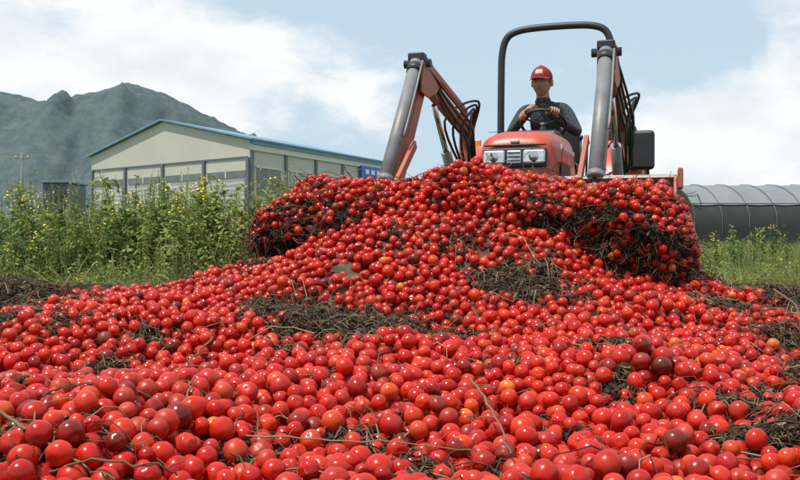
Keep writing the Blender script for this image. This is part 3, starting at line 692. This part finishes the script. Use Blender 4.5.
def wheel(nm,x,y,r,w,lug):
    rim=r*.56
    pr=[(rim,-w*.42),(rim*1.15,-w*.5),(r*.86,-w*.5),(r*.95,-w*.42),(r*.96,0),(r*.95,w*.42),(r*.86,w*.5),(rim*1.15,w*.5),(rim,w*.42)]
    lathe(nm+'_tyre',pr,m_tire,TR,'x',(x,y,r),44)
    lathe(nm+'_disc',[(rim,-w*.42),(rim*.9,-w*.25),(rim*.6,-w*.1),(.06,-w*.12),(0,-w*.12)],m_orange,TR,'x',(x,y,r),36)
    lathe(nm+'_rim',[(rim,-w*.42),(rim*.95,0),(rim,w*.42)],m_orange,TR,'x',(x,y,r),36)
    lathe(nm+'_disc_b',[(rim*.95,w*.1),(.06,w*.08),(0,w*.08)],m_orange,TR,'x',(x,y,r),36)
    V=[];F=[]
    for k_ in range(lug):
        for s in(-1,1):
            a0=2*math.pi*(k_+(.5 if s>0 else 0))/lug; b0=len(V)
            for (xx,da) in((s*.01,0),(s*w*.49,.28)):
                for dd in(-.035,.035):
                    for rr in(r*.94,r*1.0):
                        a=a0+da+dd*(.66/r); V.append((x+xx,y+rr*math.cos(a),r+rr*math.sin(a)))
            F+=[tuple(b0+q for q in f) for f in [(0,1,3,2),(4,6,7,5),(0,4,5,1),(2,3,7,6),(1,5,7,3),(0,2,6,4)]]
    mesh_obj(nm+'_lugs',V,F,m_tire,TR)
m_amber=new_mat('amber_lens',(.7,.25,.02),.2)
for s,nn_ in((-1,'right'),(1,'left')):
    wheel('front_wheel_'+nn_,s*.58,.42,.40,.24,16); wheel('rear_wheel_'+nn_,s*.70,2.0,.66,.36,20)
    V=[];F=[]; N_=22
    for i in range(N_+1):
        a=math.radians(15+140*i/N_); R_=.80 if 0<i<N_ else .79
        for j,(x,rr) in enumerate(((.43,R_-.25),(.43,R_-.02),(.45,R_),(.86,R_),(.88,R_-.03),(.88,R_-.07))):
            V.append((s*x,2.0+rr*math.cos(a)*1.0,.70+rr*math.sin(a)))
    for i in range(N_):
        for j in range(5): F.append((i*6+j,i*6+j+1,(i+1)*6+j+1,(i+1)*6+j))
    o=mesh_obj('fender_'+nn_,V,F,m_red,TR,True); md=o.modifiers.new('s','SOLIDIFY'); md.thickness=.012
    box('tail_lamp_'+nn_,(s*.8,2.1,1.54),(.09,.05,.07),m_amber,TR,.01)
box('dash',(0,1.26,1.30),(.36,.22,.50),m_blk,TR,.06)
tube('steering_column',[(0.0,1.22,1.45),(.0,1.36,1.60)],.03,m_blk,TR)
wc=Vector((.0,1.37,1.62)); ux=Vector((1,0,0)); uy=Vector((0,-.84,.54)); wn=Vector((0,.54,.84)); wr=.205
V,F=tube_data([wc+ux*wr*math.cos(a)+uy*wr*math.sin(a) for a in np.linspace(0,2*math.pi,37)],.014,8,False); mesh_obj('steering_wheel',V,F,m_blk,TR,True)
for a in(.5,2.6,4.7): tube('steering_spoke',[wc-wn*.02,wc+(ux*math.cos(a)+uy*math.sin(a))*wr],.009,m_blk,TR,8)
lathe('steering_hub',[(0,.02),(.04,.015),(.05,-.01)],m_blk,TR,'z',wc,16)
box('seat_cushion',(0,2.05,1.26),(.48,.46,.12),m_blk,TR,.05); box('seat_back',(0,2.30,1.50),(.46,.12,.42),m_blk,TR,.05); box('seat_base',(0,2.05,1.06),(.3,.3,.3),m_blk,TR,.03)
for x_,z_ in((.3,1.5),(.36,1.45)): tube('lever',[(x_,1.6,1.1),(x_+.02,1.55,z_)],.01,m_blk,TR,8); lathe('lever_knob',[(0,.03),(.02,.02),(.022,0),(.01,-.02)],m_blk,TR,'z',(x_+.02,1.55,z_),12)
rp=[(-.56,2.15,.9),(-.56,2.15,1.6),(-.555,2.15,2.2),(-.545,2.15,2.45),(-.50,2.15,2.60),(-.40,2.15,2.665),(-.2,2.15,2.69),(.2,2.15,2.69),(.40,2.15,2.665),(.50,2.15,2.60),(.545,2.15,2.45),(.555,2.15,2.2),(.56,2.15,1.6),(.56,2.15,.9)]
V,F=tube_data(spline(rp,5),.036,10); 
mesh_obj('rollover_bar',V,F,m_blk,TR,True)
for s in(-1,1): box('rollover_bracket',(s*.56,2.15,1.55),(.1,.12,.16),m_blk,TR,.01); tube('rollover_pin',[(s*.48,2.15,1.6),(s*.64,2.15,1.6)],.015,m_stl,TR,8)
LC=.08
for s,nn_ in((-1,'right'),(1,'left')):
    x=LC+s*.67
    box('loader_mast_'+nn_,(x,.82,1.1),(.10,.2,.95),m_redd,TR,.015)
    box('loader_bracket_'+nn_,(x-s*.25,.82,.7),(.5,.18,.18),m_blk,TR,.01)
    beam('boom_rear_'+nn_,(x,.85,1.50),(x,-.60,1.76),.07,.12,m_redd,TR)
    beam('boom_front_'+nn_,(x,-.56,1.77),(x,-1.48,.55),.065,.12,m_redd,TR)
    for q in(-.055,.055):
        V=[(x+q,-.28,1.76),(x+q,-.52,1.86),(x+q,-.66,1.89),(x+q,-.76,1.80),(x+q,-.80,1.62),(x+q,-.62,1.60),(x+q,-.40,1.67)]
        V=V+[(a+.012,b_,c) for a,b_,c in V]; mesh_obj('knee_plate_'+nn_,V,[tuple(range(7)),tuple(range(13,6,-1))]+[(i,(i+1)%7,(i+1)%7+7,i+7) for i in range(7)],m_redd,TR)
    a=Vector((x,-.72,1.84)); b_=Vector((x,-1.50,.84)); mid=a.lerp(b_,.90)
    tube('dump_cylinder_'+nn_,[a,mid],.047,m_stl,TR,20); tube('dump_rod_'+nn_,[mid,b_],.024,m_rod,TR,12)
    for t,dt in((.03,.05),(.87,.035)):
        p=a.lerp(b_,t); p2=a.lerp(b_,t+dt); tube('cylinder_collar_'+nn_,[p,p2],.054,m_blk if t<.1 else m_stl,TR,20)
    tube('knee_pin_'+nn_,[(x-.10,-.68,1.84),(x+.10,-.68,1.84)],.030,m_blk,TR,14)
    box('cylinder_cap_'+nn_,(x,-.69,1.885),(.12,.10,.06),m_blk,TR,.012)
    tube('cylinder_line_'+nn_,spline([(x+.055,-.74,1.85),(x+.06,-.97,1.55),(x+.06,-1.2,1.26)],5),.008,m_stl,TR,8)
    a=Vector((x,.62,.80)); b_=Vector((x,-.25,1.60)); mid=a.lerp(b_,.6)
    tube('lift_cylinder_'+nn_,[a,mid],.042,m_stl,TR,16); tube('lift_rod_'+nn_,[mid,b_],.022,m_rod,TR,12)
    beam('level_link_'+nn_,(x,.70,1.70),(x,-.52,1.90),.03,.045,m_redd,TR,.006)
    beam('link_stay_'+nn_,(x,.70,1.70),(x,.80,1.46),.05,.08,m_redd,TR,.006)
    beam('bucket_link_'+nn_,(x-s*.09,-1.05,1.22),(x-s*.09,-1.46,.92),.03,.06,m_redd,TR,.006)
    for j in range(4):
        o_=.018*j-.03
        tube('hose_%s_%d'%(nn_,j),spline([(x+.05+o_,.85,1.18),(x+.07+o_,.62,1.42+.03*j),(x+.07+o_,.2,1.50+.04*j),(x+.06+o_,-.2,1.64+.02*j),(x+.06,-.55,1.80),(x+.05,-.72,1.78)],6),.010,m_hose,TR,8)
    for j in range(4):
        tube('hose_loop_%s_%d'%(nn_,j),spline([(x+.04,.7,1.05),(x+.11-.05*j,.45-.08*j,1.38+.05*j),(x+.08+.02*j,.66,1.66+.03*j),(x+.02,.92,1.46),(x+.02,.95,1.0)],6),.011,m_hose,TR,8)
beam('loader_cross_tube',(LC-.67,-1.25,.78),(LC+.67,-1.25,.78),.08,.08,m_redd,TR)
bx0,bx1=LC-1.16,LC+1.14; prof=[(-2.35,.30),(-1.95,.24),(-1.60,.27),(-1.42,.42),(-1.36,.62),(-1.35,.93),(-1.44,.98)]
V=[];F=[]
for x in(bx0,bx1):
    for (y,z) in prof: V.append((x,y,z-.03))
k=len(prof); F=[(i,i+1,k+i+1,k+i) for i in range(k-1)]
o=mesh_obj('bucket_shell',V,F,m_rim,TR); md=o.modifiers.new('s','SOLIDIFY'); md.thickness=.014
for nm,x in(('bucket_side_right',bx0),('bucket_side_left',bx1)):
    V=[(x,y,z-.03) for y,z in prof]; o=mesh_obj(nm,V,[tuple(range(k))],m_redd,TR); md=o.modifiers.new('s','SOLIDIFY'); md.thickness=.016
beam('bucket_rim',(bx0-.02,-1.36,.945),(bx1+.02,-1.36,.945),.05,.03,m_rim,TR,.008)
beam('bucket_rim_angle',(bx0-.02,-1.32,.915),(bx1+.02,-1.32,.915),.03,.05,m_rim,TR,.006)
box('bucket_corner_plate',(bx1+.02,-1.42,.93),(.03,.15,.12),m_redd,TR,.008); box('bucket_corner_plate_b',(bx0-.02,-1.42,.90),(.03,.14,.08),m_redd,TR,.008)
tube('mirror_arm',spline([(.45,1.25,1.2),(.62,1.28,1.42),(.80,1.32,1.56),(.83,1.32,1.48)],6),.012,m_blk,TR,8)
box('mirror_housing',(.87,1.30,1.35),(.24,.07,.35),m_blk,TR,.07)
box('mirror_glass',(.87,1.34,1.35),(.17,.01,.28),m_rod,TR,.004)
tube('work_lamp_stem',[(.72,1.55,1.42),(.72,1.55,1.62)],.012,m_blk,TR,8); box('side_lamp',(.72,1.55,1.66),(.1,.06,.08),m_redd,TR,.015)
# ------------------------------------------------------------ driver
DR=empty('tractor_driver',(TX,TY,0),math.radians(-18))
m_skin=new_mat('skin',(.36,.19,.115),.5,var=.12,vscale=20)
m_shirt=new_mat('dark_checked_shirt',(.03,.033,.037),.9,bump=.5,bscale=14,bdist=.03); nt=m_shirt.node_tree
tcx=nt.nodes.new('ShaderNodeTexCoord'); ck=nt.nodes.new('ShaderNodeTexChecker'); ck.inputs['Scale'].default_value=44; ck.inputs['Color1'].default_value=(.024,.027,.032,1); ck.inputs['Color2'].default_value=(.055,.058,.062,1); nt.links.new(tcx.outputs['Object'],ck.inputs['Vector']); nt.links.new(ck.outputs[0],nt.nodes['Principled BSDF'].inputs['Base Color'])
m_cap=new_mat('maroon_cap',(.24,.014,.02),.75,var=.15); m_capw=new_mat('cap_front_patch',(.50,.38,.36),.7); m_hair=new_mat('black_hair',(.012,.011,.01),.6); m_eye=new_mat('eye_dark',(.01,.008,.007),.2); m_lip=new_mat('lip',(.24,.085,.07),.5); m_eyew=new_mat('eye_white',(.5,.47,.44),.3)
def skinobj(nm,verts,edges,radii,mat,parent,root=0,sub=2):
    me=bpy.data.meshes.new(nm); me.from_pydata([tuple(v) for v in verts],edges,[]); me.update()
    o=bpy.data.objects.new(nm,me); COL.objects.link(o); o.parent=parent; me.materials.append(mat)
    md=o.modifiers.new('skin','SKIN'); md.use_smooth_shade=True
    for i,r in enumerate(radii):
        sv_=me.skin_vertices[0].data[i]; sv_.radius=(r,r) if not hasattr(r,'__len__') else r; sv_.use_root=(i==root)
    s=o.modifiers.new('sub','SUBSURF'); s.levels=sub; s.render_levels=sub
    return o
hx=-.07
ta1,ta2=math.radians(140),math.radians(55)
R1=wc+ux*wr*math.cos(ta1)+uy*wr*math.sin(ta1); R2=wc+ux*wr*math.cos(ta2)+uy*wr*math.sin(ta2)
def handframe(R,ta,elb):
    t=(-ux*math.sin(ta)+uy*math.cos(ta)).normalized()
    bdir=(elb-R); bdir=(bdir-t*bdir.dot(t)); bdir.normalize(); nn=bdir.cross(t)
    if nn.z<0: nn=-nn
    return t,bdir,nn
el1=Vector((hx-.31,1.72,1.58)); el2=Vector((hx+.35,1.72,1.56)); sh1=Vector((hx-.20,1.88,1.83)); sh2=Vector((hx+.20,1.88,1.83))
hands=[]
for R,ta,elb in((R1,ta1,el1),(R2,ta2,el2)):
    t,bd,nn=handframe(R,ta,elb); wrist=R+bd*.115+nn*.03; hands.append((R,t,bd,nn,wrist))
v=[(hx+.04,2.05,1.34),(hx+.03,2.0,1.50),(hx+.01,1.93,1.68),(hx,1.89,1.80),(hx-.005,1.86,1.89),
   tuple(sh1),tuple(el1),tuple(hands[0][4]+hands[0][2]*.05),
   tuple(sh2),tuple(el2),tuple(hands[1][4]+hands[1][2]*.05),
   (hx-.1,1.95,1.33),(hx-.17,1.58,1.36),(hx-.17,1.50,.92),(hx+.17,1.95,1.33),(hx+.22,1.58,1.36),(hx+.22,1.50,.92)]
ed=[(0,1),(1,2),(2,3),(3,4),(3,5),(5,6),(6,7),(3,8),(8,9),(9,10),(0,11),(11,12),(12,13),(0,14),(14,15),(15,16)]
rd=[(.16,.13),(.155,.12),(.17,.12),(.14,.10),(.06,.06),.070,.050,.040,.070,.050,.040,.10,.08,.06,.10,.08,.06]
skinobj('body_clothes',v,ed,rd,m_shirt,DR,0)
lathe('collar',[(.072,0),(.080,.02),(.068,.055)],m_shirt,DR,'z',(hx-.01,1.845,1.875),20)
for i,(R,t,bd,nn,wrist) in enumerate(hands):
    s=1 if i==0 else -1; vs_=[wrist+bd*.07,wrist,wrist-bd*.045]; es=[(0,1),(1,2)]; rs=[.030,.026,(.040,.022)]
    skinobj('wrist_%d'%i,vs_,es,rs,m_skin,DR,0)
    for f,(off,ln) in enumerate(((-.033,.9),(-.011,1.05),(.011,1.0),(.033,.8))):
        q=[wrist-bd*.03+t*off*.6,R+bd*.028*ln+nn*.034+t*off,R-bd*.012+nn*.036*ln+t*off,R-bd*.034+nn*.004+t*off,R-bd*.016-nn*.026*ln+t*off]
        skinobj('finger_%d_%d'%(i,f),q,[(0,1),(1,2),(2,3),(3,4)],[.014,.0115,.0105,.0095,.0085],m_skin,DR,0,1)
    q=[wrist-bd*.02+t*s*.02,R+bd*.045+t*s*.045+nn*.008,R+bd*.02+t*s*.05-nn*.018,R-bd*.004+t*s*.035-nn*.028]
    skinobj('thumb_%d'%i,q,[(0,1),(1,2),(2,3)],[.015,.013,.012,.010],m_skin,DR,0,1)
HC=Vector((hx-.015,1.80,2.075)); k=1.12
V=[];F=[]; seg=32; rings=24
for i in range(rings+1):
    th=math.pi*i/rings
    for j in range(seg):
        ph=2*math.pi*j/seg; x=math.sin(th)*math.sin(ph); y=-math.sin(th)*math.cos(ph); z=math.cos(th)
        X=x*.082; Y=y*.096; Z=z*.122
        if z<0: 
            jaw=1-.27*(-z)**1.6; X*=jaw; Y*=(1-.12*(-z)) ; Y-= .012*(-z) if y<0 else -.0
        fr=max(0,-y)
        Y-=.024*math.exp(-(X/.012)**2-((Z+.022)/.017)**2)*fr+.012*math.exp(-(X/.009)**2-((Z-.005)/.02)**2)*fr
        Y-=.006*math.exp(-((abs(X)-.03)/.02)**2-((Z-.026)/.008)**2)*fr
        Y+=.009*math.exp(-((abs(X)-.031)/.014)**2-((Z-.006)/.010)**2)*fr
        Y-=.006*math.exp(-(X/.025)**2-((Z+.062)/.008)**2)*fr-.004*math.exp(-(X/.025)**2-((Z+.054)/.003)**2)*fr
        Y-=.008*math.exp(-(X/.02)**2-((Z+.1)/.014)**2)*fr
        V.append((X,Y,Z))
for i in range(rings):
    for j in range(seg):
        j2=(j+1)%seg; F.append((i*seg+j,(i+1)*seg+j,(i+1)*seg+j2,i*seg+j2))
Rh=Matrix.Rotation(math.radians(4),3,'X')@Matrix.Rotation(math.radians(-6),3,'Z')
def hp(p): return HC+(Rh@Vector(p))*k
mesh_obj('head',[hp(p) for p in V],F,m_skin,DR,True)
tube('neck',[HC+Vector((0,.02,-.06)),(hx-.005,1.86,1.86)],[.060,.068],m_skin,DR,18)
for s in(-1,1):
    tv=[]
    for a in range(10):
        an=2*math.pi*a/10; tv.append(hp((s*.083,.010+.018*math.cos(an),-.005+.031*math.sin(an)))); 
    tv+= [hp((s*.095,.016+.016*math.cos(2*math.pi*a/10),-.003+.029*math.sin(2*math.pi*a/10))) for a in range(10)]
    tf=[(a,(a+1)%10,(a+1)%10+10,a+10) for a in range(10)]+[tuple(range(10,20))]; mesh_obj('ear',tv,tf,m_skin,DR,True)
    def ell(nm,c,rx_,rz_,mat,dy=0):
        tv=[hp((c[0]+rx_*math.cos(q),c[1]+dy,c[2]+rz_*math.sin(q))) for q in [2*math.pi*a/14 for a in range(14)]]+[hp((c[0],c[1]+dy-.004,c[2]))]
        mesh_obj(nm,tv,[(a,(a+1)%14,14) for a in range(14)],mat,DR,True)
    ell('eye_white',(s*.030,-.0865,.006),.0135,.0055,m_eyew); ell('iris',(s*.030,-.0885,.006),.0055,.0055,m_eye)
    ell('eyebrow',(s*.031,-.0945,.024),.018,.0035,m_hair)
ell('mouth',(0,-.0985,-.056),.024,.0045,m_lip)
V=[];F=[]
for i in range(7):
    for j in range(25):
        a=math.radians(-120+240*j/24); z=.055-.095*i/6*(1-.45*(abs(a)/2.1)**2)
        rr=math.sqrt(max(0,1-(z/.122)**2)); V.append(hp((math.sin(a)*.086*rr,math.cos(a)*.101*rr,z)))
for i in range(6):
    for j in range(24): F.append((i*25+j,i*25+j+1,(i+1)*25+j+1,(i+1)*25+j))
mesh_obj('hair',V,F,m_hair,DR,True)
V=[];F=[];MI=[]
NR,NS=9,32
for i in range(NR+1):
    th=math.radians(92)*i/NR
    for j in range(NS):
        ph=2*math.pi*j/NS; fr=max(0,math.cos(ph)); V.append(hp((math.sin(th)*math.sin(ph)*.094,-math.sin(th)*math.cos(ph)*.110,.036+math.cos(th)*(.104+.012*fr))))
for i in range(NR):
    for j in range(NS):
        F.append((i*NS+j,(i+1)*NS+j,(i+1)*NS+(j+1)%NS,i*NS+(j+1)%NS)); MI.append(1 if (j in(30,31,0,1) and 5<=i<=6) else 0)
o=mesh_obj('cap_crown',V,F,m_cap,DR,True); o.data.materials.append(m_capw); o.data.polygons.foreach_set('material_index',MI)
V=[];F=[]
for i in range(6):
    for j in range(17):
        a=math.radians(-62+124*j/16); t=i/5; ext=.065*t*math.cos(a*1.25)**.6 if math.cos(a*1.25)>0 else 0
        V.append(hp((math.sin(a)*(.092+.004*t),-math.cos(a)*.106-ext,.038-.010*t-.020*(math.sin(a)**2)*t)))
for i in range(5):
    for j in range(16): F.append((i*17+j,i*17+j+1,(i+1)*17+j+1,(i+1)*17+j))
o=mesh_obj('cap_brim',V,F,m_cap,DR,True); md=o.modifiers.new('s','SOLIDIFY'); md.thickness=.004
print('objects',len(bpy.data.objects))
